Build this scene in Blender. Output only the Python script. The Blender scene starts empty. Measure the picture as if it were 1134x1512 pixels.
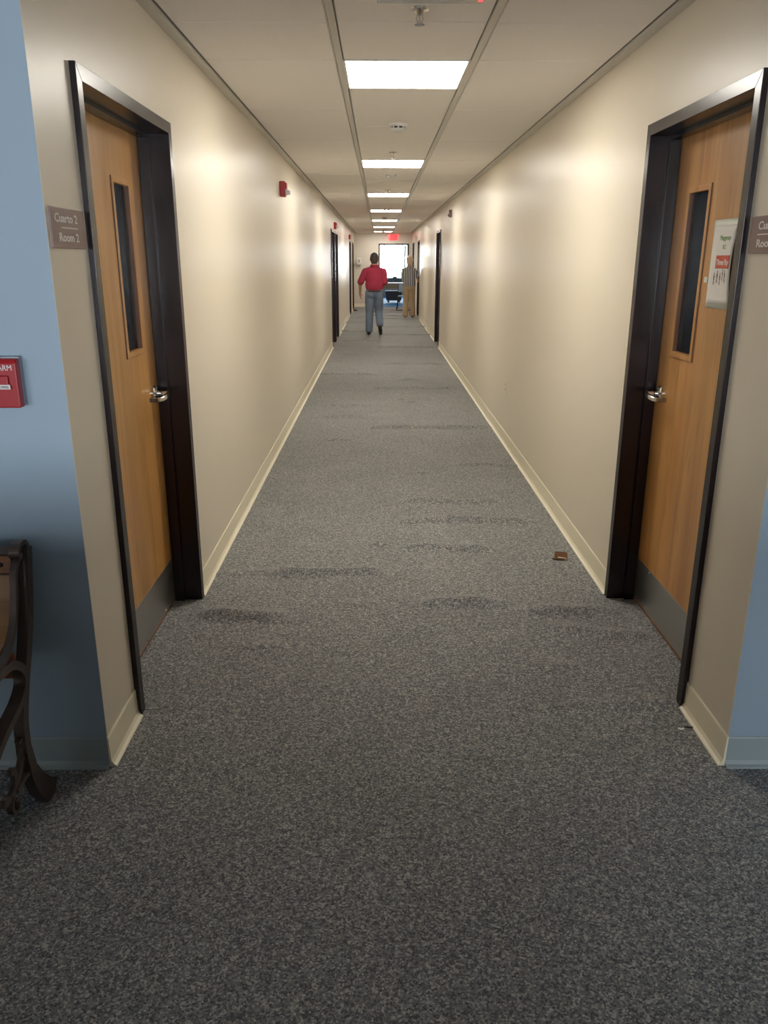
import bpy, bmesh, math, random
from mathutils import Vector, Matrix, Quaternion
random.seed(7)
S = bpy.context.scene
COL = S.collection
PI = math.pi

# ------------------------------------------------------------------ camera
F_PX, PITCH, YAW, ROLL = 1172.4, 0.307474, -0.0064725, 0.0025421
CAM_H = 1.55
def cam_dir(x, y, z):
    c, s = math.cos(ROLL), math.sin(ROLL); x, z = x*c - z*s, x*s + z*c
    c, s = math.cos(PITCH), math.sin(PITCH); y, z = y*c + z*s, -y*s + z*c
    c, s = math.cos(YAW), math.sin(YAW); x, y = x*c - y*s, x*s + y*c
    return Vector((x, y, z))
cd = bpy.data.cameras.new('camera')
cam = bpy.data.objects.new('camera', cd); COL.objects.link(cam)
r_, u_, b_ = cam_dir(1, 0, 0), cam_dir(0, 0, 1), -cam_dir(0, 1, 0)
cam.matrix_world = Matrix(((r_.x, u_.x, b_.x, 0), (r_.y, u_.y, b_.y, 0), (r_.z, u_.z, b_.z, CAM_H), (0, 0, 0, 1)))
cd.sensor_fit = 'VERTICAL'; cd.sensor_height = 36.0; cd.lens = F_PX*36.0/1512.0
cd.clip_start = 0.05; cd.clip_end = 200
S.camera = cam

# ------------------------------------------------------------------ sky, exposure, light levels
LED_STRENGTH = 22.5
LED_COLOR = (1.0, 0.945, 0.85)
SKY_STRENGTH = 14.0
w = bpy.data.worlds.new('sky'); S.world = w; w.use_nodes = True
bg = w.node_tree.nodes['Background']
bg.inputs[0].default_value = (0.88, 0.95, 1.0, 1); bg.inputs[1].default_value = SKY_STRENGTH
vs = S.view_settings
S.display_settings.display_device = 'sRGB'
vs.view_transform = 'Standard'; vs.look = 'None'; vs.exposure = 0.2; vs.gamma = 1.0
vs.use_curve_mapping = False
# daylight coming in through the two window openings (portals: they only guide sky sampling)
def portal(name, loc, rot, sx, sy):
    l = bpy.data.lights.new(name, 'AREA'); l.shape = 'RECTANGLE'; l.size = sx; l.size_y = sy
    l.cycles.is_portal = True
    o = bpy.data.objects.new(name, l); COL.objects.link(o); o.location = loc; o.rotation_euler = rot

# ------------------------------------------------------------------ layout
XL, XR, H = -0.862, 1.113, 2.429          # corridor walls and ceiling
Y0, Y1 = 2.19, 28.40                      # corridor start / end wall
ZD = 2.075                                # top of door frames
EX0, EX1 = -0.02, 1.0                     # doorway in the end wall
YB = 36.0                                 # far wall of the end room
portal('end_window_daylight', (0.75, YB+0.02, 1.5), (PI/2, 0, PI), 2.6, 1.5)
portal('lobby_window_daylight', (0.1, -6.02, 1.6), (PI/2, 0, 0), 8.8, 1.3)
portal('left_room_daylight', (-5.02, 4.6, 1.5), (PI/2, 0, -PI/2), 1.2, 1.2)

# ------------------------------------------------------------------ materials
def new_mat(name):
    m = bpy.data.materials.new(name); m.use_nodes = True
    return m, m.node_tree.nodes, m.node_tree.links, m.node_tree.nodes['Principled BSDF']
def mat(name, col, rough=0.5, metal=0.0, bump=0.0, bscale=200.0, var=0.0, vscale=5.0, spec=0.5, emit=None, estr=0.0, trans=0.0):
    m, N, L, P = new_mat(name)
    P.inputs['Base Color'].default_value = (*col, 1); P.inputs['Roughness'].default_value = rough
    P.inputs['Metallic'].default_value = metal; P.inputs['Specular IOR Level'].default_value = spec
    tc = N.new('ShaderNodeTexCoord')
    if var:
        n = N.new('ShaderNodeTexNoise'); n.inputs['Scale'].default_value = vscale; n.inputs['Detail'].default_value = 4
        L.new(tc.outputs['Object'], n.inputs['Vector'])
        r = N.new('ShaderNodeMix'); r.data_type = 'RGBA'
        r.inputs[6].default_value = (*[c*(1-var) for c in col], 1); r.inputs[7].default_value = (*[min(1, c*(1+var)) for c in col], 1)
        L.new(n.outputs['Fac'], r.inputs[0]); L.new(r.outputs[2], P.inputs['Base Color'])
    if bump:
        n = N.new('ShaderNodeTexNoise'); n.inputs['Scale'].default_value = bscale; n.inputs['Detail'].default_value = 2
        L.new(tc.outputs['Object'], n.inputs['Vector'])
        b = N.new('ShaderNodeBump'); b.inputs['Strength'].default_value = bump; b.inputs['Distance'].default_value = 0.002
        L.new(n.outputs['Fac'], b.inputs['Height']); L.new(b.outputs[0], P.inputs['Normal'])
    if emit:
        P.inputs['Emission Color'].default_value = (*emit, 1); P.inputs['Emission Strength'].default_value = estr
    if trans: P.inputs['Transmission Weight'].default_value = trans
    return m
def wood_mat(name, c1, c2, dark, leaf=0.0, along='Z', rough=0.35, seed=0.0):
    m, N, L, P = new_mat(name)
    tc = N.new('ShaderNodeTexCoord'); mp = N.new('ShaderNodeMapping')
    sc = {'Z': (5, 5, 0.5), 'X': (0.7, 9, 9)}[along]
    mp.inputs['Scale'].default_value = sc; mp.inputs['Location'].default_value = (seed, seed*2, seed*3)
    L.new(tc.outputs['Object'], mp.inputs['Vector'])
    n = N.new('ShaderNodeTexNoise'); n.inputs['Scale'].default_value = 2.2; n.inputs['Detail'].default_value = 6; n.inputs['Distortion'].default_value = 0.6
    L.new(mp.outputs[0], n.inputs['Vector'])
    cr = N.new('ShaderNodeValToRGB'); cr.color_ramp.elements[0].position = 0.32; cr.color_ramp.elements[1].position = 0.66
    cr.color_ramp.elements[0].color = (*c1, 1); cr.color_ramp.elements[1].color = (*c2, 1)
    L.new(n.outputs['Fac'], cr.inputs[0])
    # fine darker flecks of grain
    mp2 = N.new('ShaderNodeMapping'); mp2.inputs['Scale'].default_value = tuple(9*s if s > 1 else 3.5 for s in sc); mp2.inputs['Location'].default_value = (seed*4, 1, 2)
    L.new(tc.outputs['Object'], mp2.inputs['Vector'])
    n2 = N.new('ShaderNodeTexNoise'); n2.inputs['Scale'].default_value = 1.0; n2.inputs['Detail'].default_value = 3
    L.new(mp2.outputs[0], n2.inputs['Vector'])
    r2 = N.new('ShaderNodeValToRGB'); r2.color_ramp.elements[0].position = 0.24; r2.color_ramp.elements[1].position = 0.42
    r2.color_ramp.elements[0].color = (0.6, 0.6, 0.6, 1); r2.color_ramp.elements[1].color = (0, 0, 0, 1)
    L.new(n2.outputs['Fac'], r2.inputs[0])
    mx = N.new('ShaderNodeMix'); mx.data_type = 'RGBA'; mx.inputs[7].default_value = (*dark, 1)
    L.new(r2.outputs[0], mx.inputs[0]); L.new(cr.outputs[0], mx.inputs[6])
    out = mx.outputs[2]
    if leaf:      # veneer leaves: vertical bands of slightly different tone
        sx = N.new('ShaderNodeSeparateXYZ'); L.new(tc.outputs['Object'], sx.inputs[0])
        dv = N.new('ShaderNodeMath'); dv.operation = 'DIVIDE'; dv.inputs[1].default_value = leaf; L.new(sx.outputs['Y'], dv.inputs[0])
        fl = N.new('ShaderNodeMath'); fl.operation = 'FLOOR'; L.new(dv.outputs[0], fl.inputs[0])
        wn = N.new('ShaderNodeTexWhiteNoise'); wn.noise_dimensions = '1D'; L.new(fl.outputs[0], wn.inputs['W'])
        mr = N.new('ShaderNodeMapRange'); mr.inputs[3].default_value = 0.82; mr.inputs[4].default_value = 1.15; L.new(wn.outputs[0], mr.inputs[0])
        ml = N.new('ShaderNodeMix'); ml.data_type = 'RGBA'; ml.blend_type = 'MULTIPLY'; ml.inputs[0].default_value = 1
        L.new(out, ml.inputs[6]); L.new(mr.outputs[0], ml.inputs[7]); out = ml.outputs[2]
    L.new(out, P.inputs['Base Color']); P.inputs['Roughness'].default_value = rough
    P.inputs['Coat Weight'].default_value = 0.25; P.inputs['Coat Roughness'].default_value = 0.25
    return m
def carpet_mat():
    m, N, L, P = new_mat('carpet')
    tc = N.new('ShaderNodeTexCoord')
    def noise(sc, det, loc=(0, 0, 0)):
        mp = N.new('ShaderNodeMapping'); mp.inputs['Location'].default_value = loc; L.new(tc.outputs['Object'], mp.inputs['Vector'])
        n = N.new('ShaderNodeTexNoise'); n.inputs['Scale'].default_value = sc; n.inputs['Detail'].default_value = det; n.inputs['Roughness'].default_value = 0.7
        L.new(mp.outputs[0], n.inputs['Vector']); return n
    n1 = N.new('ShaderNodeTexVoronoi'); n1.inputs['Scale'].default_value = 215; n1.inputs['Randomness'].default_value = 1.0
    L.new(tc.outputs['Object'], n1.inputs['Vector'])
    sp = N.new('ShaderNodeSeparateColor'); L.new(n1.outputs['Color'], sp.inputs[0])
    nc = noise(55, 3, (7, 1, 4)); ad = N.new('ShaderNodeMath'); ad.operation = 'ADD'; L.new(sp.outputs[0], ad.inputs[0])
    mrn = N.new('ShaderNodeMapRange'); mrn.inputs[1].default_value = 0.3; mrn.inputs[2].default_value = 0.7; mrn.inputs[3].default_value = -0.22; mrn.inputs[4].default_value = 0.22
    L.new(nc.outputs['Fac'], mrn.inputs[0]); L.new(mrn.outputs[0], ad.inputs[1])
    cr = N.new('ShaderNodeValToRGB'); e = cr.color_ramp.elements
    e[0].position = 0.05; e[0].color = (0.085, 0.091, 0.100, 1); e[1].position = 0.97; e[1].color = (0.48, 0.465, 0.43, 1)
    k = cr.color_ramp.elements.new(0.40); k.color = (0.185, 0.193, 0.200, 1)
    k = cr.color_ramp.elements.new(0.75); k.color = (0.27, 0.273, 0.268, 1)
    L.new(ad.outputs[0], cr.inputs[0])
    n2 = noise(70, 2, (3, 5, 1))
    r2 = N.new('ShaderNodeValToRGB'); r2.color_ramp.elements[0].position = 0.60; r2.color_ramp.elements[1].position = 0.70
    r2.color_ramp.elements[0].color = (0, 0, 0, 1); r2.color_ramp.elements[1].color = (0.55, 0.55, 0.55, 1); L.new(n2.outputs['Fac'], r2.inputs[0])
    mx = N.new('ShaderNodeMix'); mx.data_type = 'RGBA'; mx.inputs[7].default_value = (0.17, 0.11, 0.08, 1)
    L.new(r2.outputs[0], mx.inputs[0]); L.new(cr.outputs[0], mx.inputs[6])
    n3 = noise(2.2, 4, (9, 2, 0))          # faint soiling
    mr = N.new('ShaderNodeMapRange'); mr.inputs[1].default_value = 0.3; mr.inputs[2].default_value = 0.7; mr.inputs[3].default_value = 0.90; mr.inputs[4].default_value = 1.07
    L.new(n3.outputs['Fac'], mr.inputs[0])
    ml = N.new('ShaderNodeMix'); ml.data_type = 'RGBA'; ml.blend_type = 'MULTIPLY'; ml.inputs[0].default_value = 1
    L.new(mx.outputs[2], ml.inputs[6]); L.new(mr.outputs[0], ml.inputs[7]); L.new(ml.outputs[2], P.inputs['Base Color'])
    P.inputs['Roughness'].default_value = 0.75; P.inputs['Specular IOR Level'].default_value = 0.22
    P.inputs['Sheen Weight'].default_value = 0.04; P.inputs['Sheen Roughness'].default_value = 0.5
    b = N.new('ShaderNodeBump'); b.inputs['Strength'].default_value = 0.3; b.inputs['Distance'].default_value = 0.002
    b.invert = True; L.new(n1.outputs['Distance'], b.inputs['Height']); L.new(b.outputs[0], P.inputs['Normal'])
    return m
def stripe_mat():
    m, N, L, P = new_mat('striped_shirt')
    tc = N.new('ShaderNodeTexCoord'); sx = N.new('ShaderNodeSeparateXYZ'); L.new(tc.outputs['Object'], sx.inputs[0])
    a = N.new('ShaderNodeMath'); a.operation = 'MULTIPLY'; a.inputs[1].default_value = 2*PI/0.052; L.new(sx.outputs['X'], a.inputs[0])
    s = N.new('ShaderNodeMath'); s.operation = 'SINE'; L.new(a.outputs[0], s.inputs[0])
    cr = N.new('ShaderNodeValToRGB'); cr.color_ramp.elements[0].position = 0.42; cr.color_ramp.elements[1].position = 0.58
    cr.color_ramp.elements[0].color = (0.05, 0.06, 0.10, 1); cr.color_ramp.elements[1].color = (0.62, 0.62, 0.60, 1)
    mr = N.new('ShaderNodeMapRange'); mr.inputs[1].default_value = -1; mr.inputs[2].default_value = 1; L.new(s.outputs[0], mr.inputs[0])
    L.new(mr.outputs[0], cr.inputs[0]); L.new(cr.outputs[0], P.inputs['Base Color']); P.inputs['Roughness'].default_value = 0.85
    return m
def glass_mat(name, tint=(1, 1, 1), mixf=0.12):
    m = bpy.data.materials.new(name); m.use_nodes = True; N = m.node_tree.nodes; L = m.node_tree.links; N.clear()
    o = N.new('ShaderNodeOutputMaterial'); t = N.new('ShaderNodeBsdfTransparent'); t.inputs[0].default_value = (*tint, 1)
    g = N.new('ShaderNodeBsdfGlossy'); g.inputs['Roughness'].default_value = 0.03
    fr = N.new('ShaderNodeFresnel'); fr.inputs[0].default_value = 1.5
    mx = N.new('ShaderNodeMixShader'); L.new(fr.outputs[0], mx.inputs[0]); L.new(t.outputs[0], mx.inputs[1]); L.new(g.outputs[0], mx.inputs[2]); L.new(mx.outputs[0], o.inputs[0])
    return m
def ribbed_mat():
    m, N, L, P = new_mat('ribbed_blind')
    tc = N.new('ShaderNodeTexCoord'); wv = N.new('ShaderNodeTexWave'); wv.bands_direction = 'DIAGONAL'; wv.inputs['Scale'].default_value = 34
    L.new(tc.outputs['Object'], wv.inputs['Vector'])
    cr = N.new('ShaderNodeValToRGB'); cr.color_ramp.elements[0].color = (0.035, 0.047, 0.052, 1); cr.color_ramp.elements[1].color = (0.13, 0.17, 0.175, 1)
    L.new(wv.outputs['Fac'], cr.inputs[0]); L.new(cr.outputs[0], P.inputs['Base Color']); P.inputs['Roughness'].default_value = 0.6
    return m
M = {}
M['cream_wall'] = mat('cream_wall', (0.77, 0.695, 0.565), 0.34, bump=0.08, bscale=350, spec=0.62)
M['blue_wall'] = mat('blue_wall', (0.32, 0.41, 0.50), 0.5, bump=0.08, bscale=350)
M['end_wall'] = mat('end_wall', (0.66, 0.61, 0.54), 0.5, bump=0.05, bscale=350)
M['white_wall'] = mat('white_wall', (0.7, 0.69, 0.66), 0.6)
M['carpet'] = carpet_mat()
M['tile'] = mat('ceiling_tile', (0.91, 0.87, 0.835), 0.9, bump=0.35, bscale=160, var=0.03, vscale=60, spec=0.2)
M['plenum'] = mat('ceiling_deck', (0.42, 0.41, 0.40), 0.8)
M['tee'] = mat('ceiling_tee', (0.66, 0.63, 0.57), 0.45)
M['dark_tee'] = mat('tee_shadow_gap', (0.25, 0.23, 0.20), 0.6)
M['vinyl'] = mat('vinyl_base', (0.84, 0.78, 0.60), 0.38)
M['vinyl_blue'] = mat('vinyl_base_painted', (0.32, 0.38, 0.39), 0.45)  # blue paint plus cool lobby shade put into the cream vinyl's colour
M['bronze'] = mat('bronze_paint', (0.014, 0.007, 0.010), 0.24, spec=0.5)
M['door'] = wood_mat('door_veneer', (0.56, 0.275, 0.075), (0.69, 0.375, 0.125), (0.38, 0.17, 0.045), leaf=0.13, rough=0.32)
M['door_b'] = wood_mat('door_veneer_cherry', (0.49, 0.225, 0.06), (0.67, 0.345, 0.11), (0.29, 0.125, 0.035), leaf=0.125, rough=0.32, seed=3.1)
M['door_dark'] = wood_mat('door_stop_wood', (0.20, 0.09, 0.05), (0.26, 0.12, 0.06), (0.12, 0.05, 0.03), rough=0.4)  # brown lining wood, also used for painted bead edge and gap shadows
M['steel'] = mat('brushed_steel', (0.55, 0.54, 0.52), 0.34, metal=1.0, bump=0.05, bscale=500)
M['chrome'] = mat('satin_chrome', (0.72, 0.71, 0.68), 0.18, metal=1.0)
M['glass'] = glass_mat('clear_glass')
M['glass_door'] = glass_mat('door_glass', (0.85, 0.88, 0.9))
M['ribbed'] = ribbed_mat()
M['slate'] = mat('slate_cloth', (0.24, 0.235, 0.28), 0.8)
M['blue_carpet'] = mat('blue_carpet', (0.10, 0.34, 0.68), 0.7, bump=0.3, bscale=200, var=0.15, vscale=60)  # blue daylight reflection put into the end room carpet's colour
M['curtain'] = mat('pale_curtain', (0.68, 0.76, 0.95), 0.8, var=0.2, vscale=20)
def translucent_mat(name, col):
    m = bpy.data.materials.new(name); m.use_nodes = True; N = m.node_tree.nodes; L = m.node_tree.links; N.clear()
    o = N.new('ShaderNodeOutputMaterial'); d = N.new('ShaderNodeBsdfDiffuse'); t = N.new('ShaderNodeBsdfTranslucent'); mx = N.new('ShaderNodeMixShader')
    d.inputs[0].default_value = (*col, 1); t.inputs[0].default_value = (*col, 1); mx.inputs[0].default_value = 0.55
    L.new(d.outputs[0], mx.inputs[1]); L.new(t.outputs[0], mx.inputs[2]); L.new(mx.outputs[0], o.inputs[0])
    return m
M['curtain'] = translucent_mat('sheer_curtain', (0.70, 0.76, 0.92))
M['led'] = mat('led_lens', (0.9, 0.9, 0.9), 0.5, emit=LED_COLOR, estr=LED_STRENGTH)
M['white_metal'] = mat('white_metal', (0.72, 0.69, 0.63), 0.4)
M['white_plastic'] = mat('white_plastic', (0.72, 0.70, 0.65), 0.45)
M['dark'] = mat('dark_slot', (0.03, 0.03, 0.03), 0.6)
M['red_plastic'] = mat('red_plastic', (0.36, 0.012, 0.018), 0.35)
M['red_bright'] = mat('red_horn', (0.42, 0.02, 0.02), 0.4)
M['clear_lens'] = mat('strobe_lens', (0.8, 0.8, 0.8), 0.12)
M['grey_metal'] = mat('grey_metal', (0.32, 0.33, 0.36), 0.4, metal=0.6)
M['white_print'] = mat('white_print', (0.78, 0.76, 0.74), 0.6)
M['sign'] = mat('mauve_sign', (0.225, 0.135, 0.125), 0.35)
M['sign_text'] = mat('sign_lettering', (0.80, 0.72, 0.68), 0.5)
M['red_led'] = mat('red_led', (0.6, 0.02, 0.02), 0.4, emit=(1.0, 0.02, 0.03), estr=5.0)
M['red_face'] = mat('red_sign_face', (0.7, 0.08, 0.08), 0.4, emit=(1.0, 0.015, 0.02), estr=1.0)  # red bloom of the letters put into the face as glow
M['paper'] = mat('paper', (0.86, 0.83, 0.78), 0.7)
M['sleeve'] = mat('plastic_sleeve', (0.80, 0.83, 0.72), 0.3)
M['green_print'] = mat('green_print', (0.23, 0.40, 0.14), 0.7)
M['orange_print'] = mat('orange_print', (0.68, 0.12, 0.06), 0.7)
M['brown_print'] = mat('brown_print', (0.20, 0.13, 0.10), 0.7)
M['iron'] = mat('cast_iron', (0.13, 0.10, 0.085), 0.38, metal=0.55, bump=0.3, bscale=90, var=0.25, vscale=30)
M['bench_wood'] = wood_mat('bench_wood', (0.33, 0.16, 0.05), (0.42, 0.22, 0.075), (0.18, 0.08, 0.03), along='X', rough=0.3, seed=1.7)
M['bench_red'] = wood_mat('bench_wood_red', (0.26, 0.085, 0.03), (0.32, 0.115, 0.04), (0.14, 0.05, 0.02), along='X', rough=0.3, seed=5.2)
M['chip'] = wood_mat('splinter_wood', (0.16, 0.07, 0.03), (0.25, 0.12, 0.055), (0.07, 0.03, 0.015), along='X', rough=0.4)
M['chip_pale'] = mat('pale_wood', (0.60, 0.48, 0.33), 0.6)
M['scrap'] = mat('white_scrap', (0.80, 0.78, 0.72), 0.6)
M['skin'] = mat('skin', (0.42, 0.24, 0.17), 0.55)
M['skin_pale'] = mat('skin_pale', (0.58, 0.36, 0.27), 0.55)
M['hair'] = mat('dark_hair', (0.055, 0.05, 0.05), 0.6, bump=0.4, bscale=300)
M['hair_blond'] = mat('blond_hair', (0.74, 0.56, 0.43), 0.55, bump=0.4, bscale=300)
M['polo'] = mat('red_polo', (0.38, 0.032, 0.07), 0.85, bump=0.2, bscale=60)
M['jeans'] = mat('blue_jeans', (0.15, 0.20, 0.27), 0.9, var=0.25, vscale=7, bump=0.25, bscale=40)
M['belt'] = mat('belt_leather', (0.05, 0.03, 0.025), 0.5)
M['shoe'] = mat('black_shoe', (0.02, 0.02, 0.022), 0.5)
M['shoe_tan'] = mat('tan_shoe', (0.45, 0.28, 0.14), 0.6)
M['khaki'] = mat('khaki_cloth', (0.46, 0.34, 0.21), 0.9, var=0.12, vscale=6, bump=0.25, bscale=40)
M['stripe'] = stripe_mat()
M['black'] = mat('black_metal', (0.02, 0.02, 0.022), 0.4)
M['black_leather'] = mat('black_leather', (0.02, 0.02, 0.02), 0.5)
M['table_top'] = mat('white_laminate', (0.75, 0.75, 0.74), 0.3)
M['table_wood'] = wood_mat('tan_wood', (0.40, 0.27, 0.15), (0.48, 0.33, 0.19), (0.28, 0.18, 0.1), along='X', rough=0.4)
M['table_dark'] = mat('dark_laminate', (0.09, 0.06, 0.045), 0.4)
M['bin'] = mat('dark_bin', (0.035, 0.045, 0.06), 0.5)
M['bag'] = mat('blue_grey_cloth', (0.22, 0.27, 0.33), 0.85, bump=0.3, bscale=30)
M['blue_seat'] = mat('pale_blue_seat', (0.35, 0.45, 0.58), 0.5)
M['grey_frame'] = mat('dark_grey_frame', (0.10, 0.10, 0.11), 0.4)

# ------------------------------------------------------------------ mesh helpers
class MB:
    def __init__(s): s.v = []; s.f = []; s.mi = []
    def add(s, vs, fs):
        o = len(s.v); s.v += [tuple(p) for p in vs]; s.f += [tuple(i+o for i in f) for f in fs]; return s
    def box(s, x0, x1, y0, y1, z0, z1, T=None):
        if T is None: T = lambda a, b, c: (a, b, c)
        vs = [T(x, y, z) for z in (z0, z1) for x, y in ((x0, y0), (x1, y0), (x1, y1), (x0, y1))]
        return s.add(vs, [(3, 2, 1, 0), (4, 5, 6, 7), (0, 1, 5, 4), (1, 2, 6, 5), (2, 3, 7, 6), (3, 0, 4, 7)])
    def prism(s, poly, h0, h1, T):
        """poly of (p,q); T(p,q,h) gives the point"""
        n = len(poly)
        vs = [T(p, q, h0) for p, q in poly] + [T(p, q, h1) for p, q in poly]
        fs = [tuple(range(n-1, -1, -1)), tuple(range(n, 2*n))] + [(i, (i+1) % n, n+(i+1) % n, n+i) for i in range(n)]
        return s.add(vs, fs)
    def sweep(s, path, secs, closed=False):
        """path: points, secs: function(i)->list of (u,v) offsets in the frame"""
        P = [Vector(p) for p in path]; n = len(P); rings = []
        up = None
        for i, p in enumerate(P):
            t = (P[min(i+1, n-1)]-P[max(i-1, 0)]).normalized()
            if up is None:
                up = Vector((0, 0, 1)) if abs(t.z) < 0.9 else Vector((1, 0, 0))
            sd = t.cross(up)
            if sd.length < 1e-6: sd = t.cross(Vector((0, 1, 0)))
            sd.normalize(); up = sd.cross(t).normalized()
            rings.append([p+sd*a+up*b for a, b in secs(i)])
        k = len(rings[0]); vs = [q for r in rings for q in r]
        fs = [(i*k+j, i*k+(j+1) % k, (i+1)*k+(j+1) % k, (i+1)*k+j) for i in range(n-1) for j in range(k)]
        fs += [tuple(range(k-1, -1, -1)), tuple(range((n-1)*k, n*k))]
        return s.add(vs, fs)
    def tube(s, path, r, k=10):
        rr = r if isinstance(r, (list, tuple)) else [r]*len(path)
        return s.sweep(path, lambda i: [(rr[i]*math.cos(2*PI*j/k), rr[i]*math.sin(2*PI*j/k)) for j in range(k)])
    def bar(s, path, a, b):
        return s.sweep(path, lambda i: [(-a/2, -b/2), (a/2, -b/2), (a/2, b/2), (-a/2, b/2)])
    def lathe(s, prof, k=20, T=lambda a, b, c: (a, b, c)):
        n = len(prof); vs = []
        for r, z in prof:
            vs += [T(r*math.cos(2*PI*j/k), r*math.sin(2*PI*j/k), z) for j in range(k)]
        fs = [(i*k+j, i*k+(j+1) % k, (i+1)*k+(j+1) % k, (i+1)*k+j) for i in range(n-1) for j in range(k)]
        fs += [tuple(range(k-1, -1, -1)), tuple(range((n-1)*k, n*k))]
        return s.add(vs, fs)
    def ell(s, c, r, k=16, n=10, rot=None):
        vs = []; c = Vector(c)
        for i in range(n+1):
            a = -PI/2+PI*i/n
            for j in range(k):
                p = Vector((r[0]*math.cos(a)*math.cos(2*PI*j/k), r[1]*math.cos(a)*math.sin(2*PI*j/k), r[2]*math.sin(a)))
                if rot: p = rot @ p
                vs.append(c+p)
        fs = [(i*k+j, i*k+(j+1) % k, (i+1)*k+(j+1) % k, (i+1)*k+j) for i in range(n) for j in range(k)]
        return s.add(vs, fs)
    def cone(s, a, b, ra, rb, k=12, flat=1.0):
        """round-ended tapered limb"""
        a = Vector(a); b = Vector(b); t = b-a
        L = t.length; t.normalize()
        path = []; rad = []
        for i in range(5):
            q = PI/2*(1-i/4); path.append(a-t*ra*math.sin(q)); rad.append(max(ra*math.cos(q), 1e-4))
        for i in range(5):
            q = PI/2*i/4; path.append(b+t*rb*math.sin(q)); rad.append(max(rb*math.cos(q), 1e-4))
        return s.tube(path, rad, k)
    def limb(s, pts, k=12):
        for (a, ra), (b, rb) in zip(pts[:-1], pts[1:]): s.cone(a, b, ra, rb, k)
        return s
def finish(me, smooth, recalc=True, merge=True):
    bm = bmesh.new(); bm.from_mesh(me)
    if merge: bmesh.ops.remove_doubles(bm, verts=bm.verts, dist=1e-5)
    if recalc: bmesh.ops.recalc_face_normals(bm, faces=bm.faces)
    bm.to_mesh(me); bm.free()
    if smooth:
        for p in me.polygons: p.use_smooth = True
        if smooth != 'all':
            me.set_sharp_from_angle(angle=math.radians(35))
def obj(name, mb, m, parent=None, smooth=False, bevel=0.0, loc=None):
    me = bpy.data.meshes.new(name); me.from_pydata(mb.v, [], mb.f); me.update()
    finish(me, smooth)
    me.materials.append(M[m] if isinstance(m, str) else m)
    o = bpy.data.objects.new(name, me); COL.objects.link(o)
    if parent: o.parent = parent
    if loc: o.location = loc
    if bevel:
        b = o.modifiers.new('bevel', 'BEVEL'); b.width = bevel; b.segments = 2; b.limit_method = 'ANGLE'
    return o
def tag(o, label=None, cat=None, group=None, kind=None):
    if label: o['label'] = label
    if cat: o['category'] = cat
    if group: o['group'] = group
    if kind: o['kind'] = kind
    return o
def empty(name, loc=(0, 0, 0)):
    o = bpy.data.objects.new(name, None); COL.objects.link(o); o.location = loc; o.empty_display_size = 0.1
    return o
def struct(o, label, cat): return tag(o, label, cat, kind='structure')
def copy_thing(o, loc):
    c = o.copy(); COL.objects.link(c); c.location = loc
    for ch in o.children:
        d = ch.copy(); COL.objects.link(d); d.parent = c
        for g in ch.children:
            e = g.copy(); COL.objects.link(e); e.parent = d
    return c
def text(name, s, size, m, parent, origin, xdir, ydir, align='LEFT', squash=1.0, bold=0.0):
    cu = bpy.data.curves.new(name, 'FONT'); cu.body = s; cu.size = size; cu.align_x = align; cu.extrude = 0.0004; cu.resolution_u = 3; cu.offset = bold*size
    t = bpy.data.objects.new(name, cu); COL.objects.link(t)
    dg = bpy.context.evaluated_depsgraph_get()
    me = bpy.data.meshes.new_from_object(t.evaluated_get(dg)); bpy.data.objects.remove(t)
    me.name = name; me.materials.clear(); me.materials.append(M[m])
    o = bpy.data.objects.new(name, me); COL.objects.link(o); o.parent = parent
    X = Vector(xdir)*squash; Y = Vector(ydir); Z = Vector(xdir).cross(Y)
    mw = Matrix(((X.x, Y.x, Z.x, origin[0]), (X.y, Y.y, Z.y, origin[1]), (X.z, Y.z, Z.z, origin[2]), (0, 0, 0, 1)))
    me.transform(mw)
    return o
def blob(name, mb, m, parent, voxel=0.009, smooth_it=6):
    """fuse overlapping shapes into one continuous smooth surface"""
    me = bpy.data.meshes.new(name); me.from_pydata(mb.v, [], mb.f); finish(me, False, merge=True)
    t = bpy.data.objects.new(name, me); COL.objects.link(t)
    r = t.modifiers.new('r', 'REMESH'); r.mode = 'VOXEL'; r.voxel_size = voxel
    s = t.modifiers.new('s', 'SMOOTH'); s.iterations = smooth_it; s.factor = 0.5
    dg = bpy.context.evaluated_depsgraph_get()
    m2 = bpy.data.meshes.new_from_object(t.evaluated_get(dg)); bpy.data.objects.remove(t)
    m2.name = name; m2.materials.clear(); m2.materials.append(M[m])
    for p in m2.polygons: p.use_smooth = True
    o = bpy.data.objects.new(name, m2); COL.objects.link(o); o.parent = parent
    return o

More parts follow.
